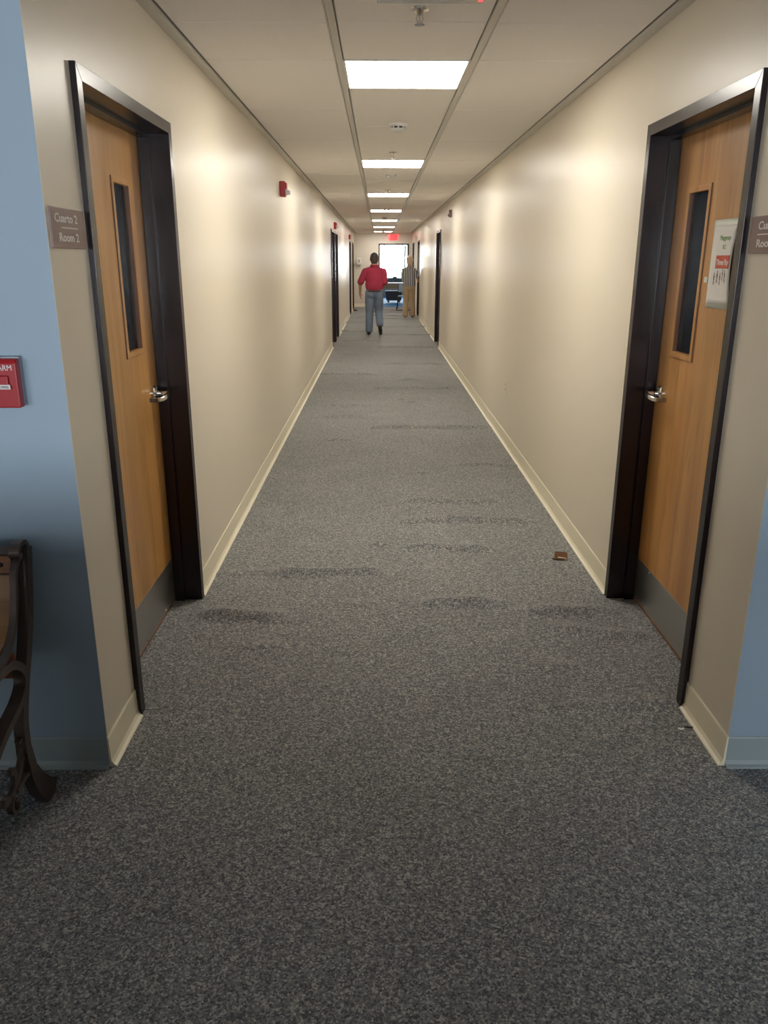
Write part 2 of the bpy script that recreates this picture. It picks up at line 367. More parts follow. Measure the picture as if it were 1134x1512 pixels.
# ------------------------------------------------------------------ floor with carpet ripples
#            x0     x1     y    height sigma
RIPPLES = [(-0.83, -0.44, 3.82, .008, .035), (-0.50, -0.00, 3.83, .017, .045), (0.17, 0.57, 3.44, .017, .05), (-0.19, 0.0, 3.44, .006, .05),
           (-0.82, -0.40, 3.30, .020, .055), (0.70, 1.06, 3.36, .020, .055), (0.95, 1.17, 3.10, .010, .04), (-0.60, -0.42, 3.02, .007, .05),
           (0.82, 1.10, 2.55, .006, .04), (0.57, 0.85, 2.54, .006, .04), (0.72, 0.98, 3.16, .008, .05), (0.62, 0.82, 2.84, .006, .04),
           (0.15, 0.63, 4.20, .015, .045), (-0.05, 0.05, 4.26, .008, .04), (0.14, 0.93, 4.69, .017, .040), (0.16, 0.84, 5.11, .014, .04),
           (0.63, 1.10, 6.11, .010, .04), (0.24, 0.38, 5.85, .007, .04), (-0.10, 1.07, 7.57, .017, .035), (0.20, 0.64, 9.21, .012, .035),
           (0.20, 0.42, 9.00, .010, .035), (-0.06, 0.96, 10.02, .014, .035), (0.27, 0.56, 10.8, .010, .035), (-0.05, 1.05, 12.48, .015, .035),
           (-0.83, -0.06, 11.32, .014, .035), (-0.80, -0.10, 8.80, .009, .035), (-0.61, -0.20, 8.12, .011, .035), (-0.51, -0.22, 7.02, .011, .035),
           (-0.02, 1.13, 14.99, .016, .04), (-0.90, 0.02, 15.99, .014, .04), (-0.02, 1.19, 17.49, .017, .04), (-0.02, 1.20, 19.67, .018, .045),
           (-0.66, -0.33, 13.76, .010, .04), (-0.2, 1.2, 22.4, .02, .05), (-0.5, 1.2, 23.6, .02, .05), (-0.3, 1.1, 25.2, .02, .05), (0.0, 1.0, 26.4, .02, .05),
           (-0.9, -0.1, 18.4, .016, .045), (-0.9, 0.0, 20.9, .018, .05), (-0.85, -0.2, 22.9, .018, .05)]
def sstep(t): t = max(0, min(1, t)); return t*t*(3-2*t)
def floor_z(x, y):
    z = 0.0
    for i, (a, b, yc, h, sg) in enumerate(RIPPLES):
        if abs(y-yc) > 0.25: continue
        ed = min(0.12, (b-a)*0.35)
        wx = sstep((x-a+ed*.4)/ed)*sstep((b+ed*.4-x)/ed)
        if wx <= 0: continue
        yy = yc + 0.016*math.sin(x*8+i*2.1) + 0.005*math.sin(x*19+i) - 0.05*min(1, yc/8)*0
        d = (y-yy)/(sg*1.15)
        if d < 0: d *= 1.8                 # steeper on the near side
        z += 2.0*h*wx*(0.85+0.15*math.sin(x*13+i))*math.exp(-d*d)
    if y > 2.3: z -= 0.0022*math.exp(-(x/0.012)**2)*min(1, (y-2.3))    # seam between two carpet strips
    return z
def build_floor():
    xs = [-1.05+i*0.05 for i in range(int(2.35/0.05)+1)]
    xs = sorted(set([round(x, 4) for x in xs] + [-0.02, -0.01, 0.01, 0.02]))
    ys = []; y = 2.2
    while y < 28.5:
        ys.append(y); y += 0.016 if y < 6.3 else 0.022 if y < 13 else 0.03
    mb = MB(); nx = len(xs)
    mb.v = [(x, y, floor_z(x, y)) for y in ys for x in xs]
    mb.f = [(j*nx+i, j*nx+i+1, (j+1)*nx+i+1, (j+1)*nx+i) for j in range(len(ys)-1) for i in range(nx-1)]
    ya, yb = ys[0], ys[-1]
    def q(x0, x1, y0, y1): mb.add([(x0, y0, 0), (x1, y0, 0), (x1, y1, 0), (x0, y1, 0)], [(0, 1, 2, 3)])
    q(-5, 5.2, -6.2, ya); q(-5, xs[0], ya, yb); q(xs[-1], 5.2, ya, yb); q(-5, 5.2, yb, YB+.2)
    me = bpy.data.meshes.new('floor'); me.from_pydata(mb.v, [], mb.f); me.materials.append(M['carpet'])
    for p in me.polygons: p.use_smooth = True
    o = bpy.data.objects.new('floor', me); COL.objects.link(o)
    struct(o, 'speckled grey brown carpet floor with raised ripples along the hallway', 'floor')
build_floor()
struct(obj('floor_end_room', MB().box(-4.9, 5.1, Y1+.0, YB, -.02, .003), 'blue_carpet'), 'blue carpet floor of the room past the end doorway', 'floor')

# ------------------------------------------------------------------ walls
DOORS_L = [(2.48, 3.54), (14.93, 15.97), (16.10, 17.14), (23.85, 24.89), (26.55, 27.59)]
DOORS_R = [(2.53, 3.555), (15.08, 16.12), (22.95, 23.99), (26.45, 27.49)]
def wall_with_doors(name, X, sgn, doors, label):
    mb = MB(); x0, x1 = sorted((X, X+sgn*0.15)); ya = Y0
    for a, b in doors:
        mb.box(x0, x1, ya, a+0.02, 0, H+.05); mb.box(x0, x1, a+0.02, b-0.02, ZD-0.02, H+.05); ya = b-0.02
    mb.box(x0, x1, ya, Y1+.15, 0, H+.05)
    struct(obj(name, mb, 'cream_wall'), label, 'wall')
wall_with_doors('wall_left', XL, -1, DOORS_L, 'long cream painted hallway wall on the left side')
wall_with_doors('wall_right', XR, 1, DOORS_R, 'long cream painted hallway wall on the right side')
# blue lobby walls either side of the hallway mouth: thin painted skin in front of the corridor wall ends
struct(obj('wall_front_left', MB().box(-5, XL-.001, Y0-.001, Y0+.12, 0, H+.05), 'blue_wall'), 'blue painted lobby wall left of the hallway', 'wall')
struct(obj('wall_front_right', MB().box(XR+.001, 5.2, Y0-.001, Y0+.12, 0, H+.05), 'blue_wall'), 'blue painted lobby wall right of the hallway', 'wall')
mb = MB(); mb.box(-5, EX0+.02, Y1, Y1+.15, 0, H+.05); mb.box(EX1-.02, 5.2, Y1, Y1+.15, 0, H+.05); mb.box(EX0+.02, EX1-.02, Y1, Y1+.15, ZD-.02, H+.05)
struct(obj('wall_end', mb, 'end_wall'), 'beige wall closing the far end of the hallway', 'wall')
# rooms behind the doors and the lobby behind the camera
struct(obj('wall_left_outer', MB().box(-5.15, -5, -6.2, 4.0, 0, H+.05).box(-5.15, -5, 5.2, YB+.3, 0, H+.05).box(-5.15, -5, 4.0, 5.2, 0, .9).box(-5.15, -5, 4.0, 5.2, 2.1, H+.05), 'white_wall'), 'outer wall of the rooms left of the hallway', 'wall')
struct(obj('wall_right_outer', MB().box(5.2, 5.35, -6.2, YB+.3, 0, H+.05), 'white_wall'), 'outer wall of the rooms right of the hallway', 'wall')
def window_wall(name, y0, y1, wx0, wx1, wz0, wz1, label):
    mb = MB(); mb.box(-5, wx0, y0, y1, 0, H+.05); mb.box(wx1, 5.2, y0, y1, 0, H+.05)
    mb.box(wx0, wx1, y0, y1, 0, wz0); mb.box(wx0, wx1, y0, y1, wz1, H+.05)
    struct(obj(name, mb, 'white_wall' if y0 > 0 else 'blue_wall'), label, 'wall')
window_wall('wall_far_room', YB, YB+.15, -0.55, 2.05, 0.75, 2.25, 'bright window wall of the room past the end doorway')
window_wall('wall_back', -6.15, -6.0, -4.3, 4.5, 0.95, 2.25, 'lobby wall behind the camera with a wide window')
def window(name, x0, x1, z0, z1, y, mull, label):
    fr = MB()
    for a, b, c, d in ((x0, x0+.05, z0, z1), (x1-.05, x1, z0, z1), (x0+.05, x1-.05, z0, z0+.05), (x0+.05, x1-.05, z1-.05, z1)): fr.box(a, b, y-.03, y+.03, c, d)
    e = empty(name, ((x0+x1)/2, y, z0)); struct(e, label, 'window')
    def P(o): o.parent = e; o.matrix_parent_inverse = Matrix.Translation(e.location).inverted(); return o
    P(obj('window_frame', fr, 'grey_frame'))
    for mx in mull: P(obj('mullion', MB().box(mx-.02, mx+.02, y-.03, y+.03, z0+.05, z1-.05), 'grey_frame'))
    P(obj('pane', MB().box(x0+.05, x1-.05, y-.003, y+.003, z0+.05, z1-.05), 'glass'))
window('window_1', -0.55, 2.05, 0.75, 2.25, YB+.07, (0.21, 1.0), 'bright daylit window seen through the far doorway')
window('window_2', -4.3, 4.5, 0.95, 2.25, -6.08, (-2.1, 0.1, 2.3), 'wide lobby window behind the camera')  # unseen window added to send daylight onto the blue walls

# ------------------------------------------------------------------ ceiling: slab, tiles, tees, lights
ceil = obj('ceiling', MB().box(-5, 5.2, -6.2, YB+.3, H+.03, H+.10), 'plenum')
struct(ceil, 'suspended ceiling of pale grey tiles over the hallway', 'ceiling')
TX = (-0.1835, 0.4379)
LIGHT_Y = [4.12+3.845*i for i in range(7)]
tm = {}
def tile(x0, x1, y0, y1):
    g = 0.0022; key = (round(x1-x0, 3), round(y1-y0, 3))
    if key not in tm:
        mb = MB(); a, b = (x1-x0)/2-g, (y1-y0)/2-g
        mb.box(-a, a, -b, b, 0.006, 0.02); c = 0.006
        mb.v = [(x*(1 if z > 0.01 else 1), y, z) for x, y, z in mb.v]
        # tegular lower face: slightly inset
        o = len(mb.v); mb.add([(-a, -b, .006), (a, -b, .006), (a, b, .006), (-a, b, .006), (-a+c, -b+c, 0), (a-c, -b+c, 0), (a-c, b-c, 0), (-a+c, b-c, 0)],
               [(4, 7, 6, 5), (0, 4, 5, 1), (1, 5, 6, 2), (2, 6, 7, 3), (3, 7, 4, 0)])
        me = bpy.data.meshes.new('ceiling_tile'); me.from_pydata(mb.v, [], mb.f); finish(me, False); me.materials.append(M['tile']); tm[key] = me
    o = bpy.data.objects.new('ceiling_tile', tm[key]); COL.objects.link(o); o.parent = ceil
    o.location = ((x0+x1)/2, (y0+y1)/2, H)
P_ = 0.641
side_cuts = [2.24, 2.885, 3.525, 4.13]
y = 4.13
while y < Y1-1.3: y += 2*P_; side_cuts.append(round(y, 4))
side_cuts.append(Y1)
for a, b in zip(side_cuts[:-1], side_cuts[1:]):
    tile(XL+.053, TX[0]-.015, a, b); tile(TX[1]+.015, XR-.053, a, b)
cc = [2.24, 2.885, 3.51]
for i, ly in enumerate(LIGHT_Y):
    cc.append(round(ly, 4)); cc.append(round(ly+P_, 4))
    if i < 6: cc += [round(ly+P_+1.28, 4), round(ly+P_+2.56, 4)]
cc.append(Y1)
lit = {round(l, 4) for l in LIGHT_Y}
for a, b in zip(cc[:-1], cc[1:]):
    if a in lit or b-a < 0.05: continue
    tile(TX[0]+.015, TX[1]-.015, a, b)
for x in TX:
    obj('main_tee', MB().box(x-.014, x+.014, Y0, Y1, H-.004, H+.012), 'tee', ceil, bevel=.001)
for x0, x1, g0, g1 in ((XL, XL+.046, XL+.046, XL+.053), (XR-.046, XR, XR-.053, XR-.046)):
    obj('wall_angle', MB().box(x0, x1, Y0, Y1, H-.008, H+.012), 'tee', ceil, bevel=.001)
    obj('shadow_gap', MB().box(g0, g1, Y0, Y1, H+.004, H+.010), 'dark_tee', ceil)
obj('edge_bulkhead', MB().box(XL, XR, Y0-.0, Y0+.05, H-.002, H+.03), 'tile', ceil)
def light_things():
    e = empty('ceiling_light', (TX[0]/2+TX[1]/2, LIGHT_Y[0]+P_/2, H))
    hx, hy, z = (TX[1]-TX[0])/2-.014, P_/2-.004, 0.0
    fr = MB()
    for a, b, c, d in ((-hx, -hx+.012, -hy, hy), (hx-.012, hx, -hy, hy), (-hx+.012, hx-.012, -hy, -hy+.012), (-hx+.012, hx-.012, hy-.012, hy)): fr.box(a, b, c, d, -.003, .02)
    obj('light_frame', fr, 'white_metal', e)
    obj('lens', MB().box(-hx+.012, hx-.012, -hy+.012, hy-.012, 0.0, .012), 'led', e)
    obj('housing', MB().box(-hx, hx, -hy, hy, .0205, .028), 'white_metal', e)
    names = ['nearest and largest of the square ceiling lights, lit white', 'second square ceiling light from the camera', 'third square ceiling light from the camera',
             'fourth square ceiling light from the camera', 'fifth square ceiling light from the camera', 'sixth square ceiling light from the camera']
    for i in range(6):
        o = e if i == 0 else copy_thing(e, (e.location.x, LIGHT_Y[i]+P_/2, H))
        tag(o, names[i], 'light', 'square led ceiling lights')
    # last fixture: two narrow lenses side by side
    e2 = empty('ceiling_light', (e.location.x, LIGHT_Y[6]+P_/2, H))
    tag(e2, 'farthest ceiling light with two separate lit lenses near the end wall', 'light', 'square led ceiling lights')
    fr = MB()
    for a, b, c, d in ((-hx, -hx+.012, -hy, hy), (hx-.012, hx, -hy, hy), (-.045, .045, -hy, hy)): fr.box(a, b, c, d, -.003, .02)
    fr.box(-hx, hx, -hy, -hy+.012, -.003, .02); fr.box(-hx, hx, hy-.012, hy, -.003, .02)
    obj('light_frame', fr, 'white_metal', e2)
    obj('lens', MB().box(-hx+.012, -.045, -hy+.012, hy-.012, 0, .012), 'led', e2)
    obj('lens', MB().box(.045, hx-.012, -hy+.012, hy-.012, 0, .012), 'led', e2)
    obj('housing', MB().box(-hx, hx, -hy, hy, .0205, .028), 'white_metal', e2)
light_things()

# ------------------------------------------------------------------ baseboards (vinyl cove base)
BPROF = [(0, 0), (.023, 0), (.022, .004), (.013, .010), (.007, .022), (.005, .100), (.003, .106), (0, .106)]
def base_run(name, T, h0, h1, m, label):
    struct(obj(name, MB().prism(BPROF, h0, h1, T), m), label, 'baseboard')
TL_ = lambda p, q, h: (XL+p, h, q)
TR_ = lambda p, q, h: (XR-p, h, q)
def runs(doors): 
    r = []; y = Y0-.006
    for a, b in doors: r.append((y, a)); y = b
    r.append((y, Y1)); return r
dl = ['beside the near left door', 'between the near left door and the middle doors', 'between the paired middle left doors', 'past the paired left doors', 'before the last left door', 'at the far left corner']
for (a, b), t in zip(runs(DOORS_L), dl): base_run('baseboard_left', TL_, a, b, 'vinyl', 'cream vinyl baseboard on left wall '+t)
dr = ['beside the near right door', 'between the near right door and the next one', 'past the second right door', 'before the last right door', 'at the far right corner']
for (a, b), t in zip(runs(DOORS_R), dr): base_run('baseboard_right', TR_, a, b, 'vinyl', 'cream vinyl baseboard on right wall '+t)
TF = lambda p, q, h: (h, Y0-p, q)
base_run('baseboard_front_left', TF, -5, XL-.0, 'vinyl_blue', 'grey blue baseboard under the left blue wall')
base_run('baseboard_front_right', TF, XR+.0, 5.2, 'vinyl_blue', 'grey blue baseboard under the right blue wall')
TE = lambda p, q, h: (h, Y1-p, q)
base_run('baseboard_end', TE, XL, EX0, 'vinyl', 'baseboard of the end wall left of the far doorway')

# ------------------------------------------------------------------ doors
def door(n, side, y0, y1, label, near=False, lite=None, leafmat='door'):
    X = XL if side < 0 else XR
    T = lambda a, b, c: (X-side*a, b, c)            # a: out of the wall into the corridor
    TP = lambda p, q, h: T(h, p, q)
    e = empty('door_%d' % n, (X-side*(-.10), (y0+y1)/2, 0)); struct(e, label, 'door')
    inv = Matrix.Translation(e.location).inverted()
    def P(o): o.parent = e; o.matrix_parent_inverse = inv; return o
    def PS(par, o): o.parent = par; return o
    zt = ZD; fw = 0.044
    # frame: two jambs and a head, mitred, with a stop
    P(obj('jamb', MB().prism([(y0, 0), (y0+fw, 0), (y0+fw, zt-fw), (y0, zt)], -.155, .018, TP).box(-.108, -.062, y0+fw, y0+fw+.015, 0, zt-fw-.015, T), 'bronze', bevel=.0015))
    P(obj('jamb', MB().prism([(y1-fw, 0), (y1, 0), (y1, zt), (y1-fw, zt-fw)], -.155, .018, TP).box(-.108, -.062, y1-fw-.015, y1-fw, 0, zt-fw-.015, T), 'bronze', bevel=.0015))
    P(obj('head', MB().prism([(y0, zt), (y0+fw, zt-fw), (y1-fw, zt-fw), (y1, zt)], -.155, .018, TP).box(-.108, -.062, y0+fw, y1-fw, zt-fw-.015, zt-fw, T), 'bronze', bevel=.0015))
    a0, a1 = -.155, -.110; b0, b1 = y0+fw+.003, y1-fw-.003; z0, z1 = .012, zt-fw-.003
    if lite:
        l0, l1, k0, k1 = lite; mb = MB()
        mb.box(a0, a1, b0, l0, z0, z1, T); mb.box(a0, a1, l1, b1, z0, z1, T); mb.box(a0, a1, l0, l1, z0, k0, T); mb.box(a0, a1, l0, l1, k1, z1, T)
        leaf = P(obj('door_leaf', mb, leafmat))
        fr = MB(); g = .014
        fr.prism([(l0-.008, k0-.008), (l1+.008, k0-.008), (l1-g, k0+g), (l0+g, k0+g)], a1-.012, a1+.005, TP)
        fr.prism([(l0-.008, k1+.008), (l1+.008, k1+.008), (l1-g, k1-g), (l0+g, k1-g)], a1-.012, a1+.005, TP)
        fr.prism([(l0-.008, k0-.008), (l0+g, k0+g), (l0+g, k1-g), (l0-.008, k1+.008)], a1-.012, a1+.005, TP)
        fr.prism([(l1+.008, k0-.008), (l1-g, k0+g), (l1-g, k1-g), (l1+.008, k1+.008)], a1-.012, a1+.005, TP)
        wb = P(obj('window_bead', fr, leafmat, bevel=.002))
        PS(wb, obj('reveal_lining', MB().box(a1-.012, a1+.003, l1-g-.0015, l1-g-.0001, k0+g, k1-g, T).box(a1, a1+.0045, l0-.0115, l0-.0082, k0-.008, k1+.008, T), 'door_dark'))  # outer dark strip paints the shadow along the bead's near edge
        PS(wb, obj('glass_pane', MB().box(a1-.016, a1-.012, l0, l1, k0, k1, T), 'glass_door'))
        if side < 0:
            mb = MB()          # folds of a pale curtain behind the glass
            k = 14; pts = []
            for i in range(k+1):
                yy = l0+.0+(l1-l0)*0.46*i/k; pts.append((yy, -.134-.0015*math.sin(i*.8)))
            vs = [T(a, yy, z) for z in (k0+.08, k1) for yy, a in pts]
            mb.add(vs, [(i, i+1, k+2+i, k+1+i) for i in range(k)])
            P(obj('blind', MB().box(-.142, -.138, l0+(l1-l0)*.40, l1, k0, k1, T), 'slate'))  # slate sheet coloured as the darkness of the room behind the glass
            P(tag(obj('curtain', mb, 'curtain', smooth='all'), 'pale blue curtain behind the door glass'))
        else:
            P(obj('blind', MB().box(-.134, -.131, l0, l1, k0, k1, T), 'ribbed'))
        kp = P(obj('kick_plate', MB().box(a1, a1+.0016, b0+.015, b1-.015, .018, .215, T), 'steel'))
        tag(kp, 'brushed steel kick plate')
        sc = MB()
        for yy in [b0+.03+i*(b1-b0-.06)/6 for i in range(7)]:
            for zz in (.03, .203): sc.lathe([(.0001, 0), (.004, 0), (.0035, .0012), (.0001, .0016)], 8, lambda u, v, h, yy=yy, zz=zz: T(a1+.0016+h, yy+u, zz+v))
        tag(obj('screw', sc, 'chrome', kp, smooth=True), kind='stuff')
        P(obj('bottom_sweep', MB().box(a1-.03, a1+.001, b0, b1, .004, .0115, T), 'door_dark'))  # brown threshold line with the gap shadow put into its colour
    else:
        leaf = P(obj('door_leaf', MB().box(a0, a1, b0, b1, z0, z1, T), leafmat))
    # lever handle
    hy, hz = y1-fw-.072, 1.0
    R = lambda u, v, h: T(a1+h, hy+u, hz+v)
    mb = MB().lathe([(.0001, 0), (.033, 0), (.033, .006), (.029, .010), (.016, .013), (.0125, .018), (.0115, .055), (.0125, .060), (.0001, .062)], 20, R)
    rs = P(tag(obj('rose', mb, 'chrome', smooth=True), 'chrome rose plate'))
    lv = MB(); pts = [(.054, .012, 0), (.062, -.004, 0), (.068, -.03, -.003), (.067, -.07, -.006), (.062, -.098, -.009), (.046, -.118, -.010), (.016, -.122, -.010)]
    lv.sweep([T(a1+p, hy+q, hz+r) for p, q, r in pts], lambda i: [(-.0055, -.0075), (-.0035, -.0095), (.0035, -.0095), (.0055, -.0075), (.0055, .0075), (.0035, .0095), (-.0035, .0095), (-.0055, .0075)])
    PS(rs, tag(obj('lever', lv, 'chrome', smooth=True), 'chrome lever handle'))
    return e
door(1, -1, 2.48, 3.54, 'near left wooden door with narrow window and steel kick plate', True, (3.11, 3.322, 1.19, 1.832), 'door')
door(2, 1, 2.53, 3.555, 'near right wooden door with a poster beside its narrow window', True, (3.14, 3.358, 1.178, 1.815), 'door_b')
door(3, -1, *DOORS_L[1], 'first of the paired dark framed doors halfway down the left wall', leafmat='door')
door(4, -1, *DOORS_L[2], 'second of the paired dark framed doors halfway down the left wall, under a red horn', leafmat='door')
door(5, -1, *DOORS_L[3], 'dark framed door far down the left wall under the farthest red horn', leafmat='door')
door(6, -1, *DOORS_L[4], 'last dark framed door on the left by the end wall', leafmat='door')
door(7, 1, *DOORS_R[1], 'dark framed door halfway down the right wall', leafmat='door_b')
door(8, 1, *DOORS_R[2], 'dark framed door on the right where the striped shirt person stands', leafmat='door_b')
door(9, 1, *DOORS_R[3], 'last dark framed door on the right by the end wall', leafmat='door_b')
struct(obj('trim_1', MB().box(XR-.06, XR+.01, 24.55, 24.8, 0, 2.22), 'end_wall', bevel=.004), 'shallow pilaster on the right wall past the striped shirt person', 'trim')
# end doorway: frame and open leaf
e = empty('door_10', ((EX0+EX1)/2, Y1+.07, 0)); struct(e, 'open dark framed doorway at the bright end of the hallway', 'door')
inv = Matrix.Translation(e.location).inverted()
TQ = lambda p, q, h: (p, h, q)
for nm, poly in (('jamb', [(EX0, 0), (EX0+.05, 0), (EX0+.05, ZD-.05), (EX0, ZD)]), ('jamb', [(EX1-.05, 0), (EX1, 0), (EX1, ZD), (EX1-.05, ZD-.05)]),
                 ('head', [(EX0, ZD), (EX0+.05, ZD-.05), (EX1-.05, ZD-.05), (EX1, ZD)])):
    o = obj(nm, MB().prism(poly, Y1-.022, Y1+.172, TQ), 'bronze'); o.parent = e; o.matrix_parent_inverse = inv
lf = MB(); lx = EX1-.09
lf.box(lx-.04, lx, Y1+.19, Y1+1.1, .012, ZD-.06)
o = obj('door_leaf', lf, 'grey_frame'); o.parent = e; o.matrix_parent_inverse = inv

# ------------------------------------------------------------------ room signs
def room_sign(side, y0, y1, z0, z1, lines, tx, label):
    X = XL if side < 0 else XR
    T = lambda a, b, c: (X-side*a, b, c)
    e = empty('room_sign', (X, (y0+y1)/2, z0)); tag(e, label, 'sign')
    inv = Matrix.Translation(e.location).inverted()
    def P(o): o.parent = e; o.matrix_parent_inverse = inv; return o
    P(obj('plate', MB().box(.0015, .007, y0, y1, z0, z1, T), 'sign', bevel=.0008))
    P(obj('backing', MB().box(0, .0015, y0+.002, y1-.002, z0+.002, z1-.002, T), 'white_plastic'))
    xd = (0, 1, 0) if side < 0 else (0, -1, 0)
    al = 'RIGHT' if side < 0 else 'LEFT'
    for s, zz in lines:
        o = text('lettering', s, .031, 'sign_text', None, T(.0076, tx, zz), xd, (0, 0, 1), al, 1.45, .022); P(o)
    a, b = (tx-.125, tx) if side < 0 else (tx-.125, tx)
    P(obj('rule', MB().box(.0071, .0079, a, b, z0+.0515, z0+.0545, T), 'sign_text'))
room_sign(-1, 2.205, 2.452, 1.578, 1.682, [('Cuarto 2', 1.645), ('Room 2', 1.596)], 2.395, 'mauve room sign lettered Cuarto 2 and Room 2 left of door')
room_sign(1, 2.24, 2.50, 1.570, 1.674, [('Cuarto', 1.637), ('Room', 1.588)], 2.452, 'mauve room sign cut by the right edge beside right door')

# ------------------------------------------------------------------ poster on the right door
def poster():
    a1 = -.110; y_far, y_near, z0, z1 = 3.062, 2.846, 1.385, 1.690
    T = lambda a, b, c: (XR-a, b, c)
    e = empty('poster', (XR+.11, 2.95, z0)); tag(e, 'white paper poster in a clear sleeve taped to the right door', 'poster')
    inv = Matrix.Translation(e.location).inverted()
    def P(o): o.parent = e; o.matrix_parent_inverse = inv; return o
    def lift(u, v):          # u 0 far .. 1 near, v 0 bottom .. 1 top
        return .0015+.016*math.sin(PI*min(1, v*1.02))**0.8*sstep((u-.45)/.55)+.004*math.sin(PI*u)
    def pt(u, v, off): return T(a1+lift(u, v)+off, y_far+(y_near-y_far)*u, z0+(z1-z0)*v)
    def sheet(u0, u1, v0, v1, off, nu=12, nv=14, th=.0004):
        mb = MB(); vs = []
        for o2 in (off, off-th):
            vs += [pt(u0+(u1-u0)*i/nu, v0+(v1-v0)*j/nv, o2) for j in range(nv+1) for i in range(nu+1)]
        n = (nu+1)*(nv+1); fs = []
        for j in range(nv):
            for i in range(nu):
                q = (j*(nu+1)+i, j*(nu+1)+i+1, (j+1)*(nu+1)+i+1, (j+1)*(nu+1)+i); fs.append(q); fs.append(tuple(n+x for x in reversed(q)))
        rim = [i for i in range(nu+1)] + [(j+1)*(nu+1)-1+0 for j in range(1, nv+1)] + [nv*(nu+1)+i for i in range(nu-1, -1, -1)] + [j*(nu+1) for j in range(nv-1, 0, -1)]
        for a, b in zip(rim, rim[1:]+rim[:1]): fs.append((a, n+a, n+b, b))
        return mb.add(vs, fs)
    P(tag(obj('sleeve', sheet(0, 1, 0, 1, .0008), 'sleeve', smooth='all'), 'clear plastic sleeve'))
    P(obj('sheet', sheet(.035, .985, .045, .93, .0016), 'paper', smooth='all'))
    def wrap(o):             # lay flat print onto the curved sheet
        for v in o.data.vertices:
            u, vv, d = v.co
            v.co = pt(u, vv, .0022+d)
    def print_text(s, size, m, u, v, sq):
        o = text('lettering', s, size, m, None, (0, 0, 0), (1, 0, 0), (0, 1, 0), 'CENTER', 1.0, .025)
        for q in o.data.vertices:
            q.co = Vector((u+q.co.x*sq, v+q.co.y, 0 if q.co.z < .0002 else .0002))
        wrap(o); P(o)
    print_text('Playgroup', .072, 'green_print', .60, .77, 1.75)
    print_text('RC', .066, 'green_print', .58, .67, 1.8)
    P(obj('banner', sheet(.27, .95, .455, .60, .0019), 'orange_print', smooth='all'))
    print_text('Times Play', .088, 'white_print', .61, .495, 1.62)
    fg = MB()                # row of small printed figures
    for i in range(5):
        u = .28+.13*i; v = .27+.02*(i % 2)+(.03 if i > 2 else 0)
        for poly in ([(-.02, 0), (.0, 0), (.012, .06), (-.012, .06)], [(.012, 0), (.03, 0), (.012, .06), (-.01, .06)], [(-.02, .055), (.022, .055), (.03, .105), (-.03, .105)], [(-.017, .11), (.017, .11), (.017, .135), (-.017, .135)]):
            fg.add([pt(u+a, v+b, .0024) for a, b in poly], [(0, 1, 2, 3)])
    P(obj('printed_figures', fg, 'brown_print'))
    tp = MB().box(-.0005, .0012, -.02, .01, -.008, .012)
    tp.v = [T(a1+.002+a, y_far+.028+b, z0+.095+c) for a, b, c in tp.v]
    P(tag(obj('tape', tp, 'sleeve'), 'crumpled clear tape'))
poster()

# ------------------------------------------------------------------ fire alarm pull station (left blue wall)
def pull_station():
    x0, x1, z0, z1 = -1.09, -0.969, 1.165, 1.296; yw = Y0-.001
    e = empty('fire_alarm_pull', ((x0+x1)/2, yw, z0)); tag(e, 'red fire alarm pull station on the left blue wall', 'fire alarm')
    inv = Matrix.Translation(e.location).inverted()
    def P(o): o.parent = e; o.matrix_parent_inverse = inv; return o
    P(obj('back_box', MB().box(x0+.002, x1-.002, yw-.022, yw, z0+.002, z1+.004), 'grey_metal', bevel=.002))
    bd = MB().prism([(yw-.022, z0), (yw-.050, z0), (yw-.050, z1-.012), (yw-.044, z1), (yw-.022, z1)], x0, x1, lambda p, q, h: (h, p, q))
    P(obj('cover', bd, 'red_plastic', bevel=.004))
    P(obj('handle', MB().box(x0+.022, x1-.022, yw-.058, yw-.049, z0+.060, z0+.088), 'red_plastic', bevel=.003))
    P(obj('label_strip', MB().box(x0+.018, x1-.018, yw-.0585, yw-.0565, z0+.052, z0+.064), 'white_print'))
    P(text('lettering', 'FIRE ALARM', .021, 'white_print', None, (x1-.010, yw-.0506, z1-.030), (1, 0, 0), (0, 0, 1), 'RIGHT', .92))
    P(text('lettering', 'PULL DOWN', .011, 'dark', None, (x1-.022, yw-.0592, z0+.054), (1, 0, 0), (0, 0, 1), 'RIGHT', .9))
pull_station()

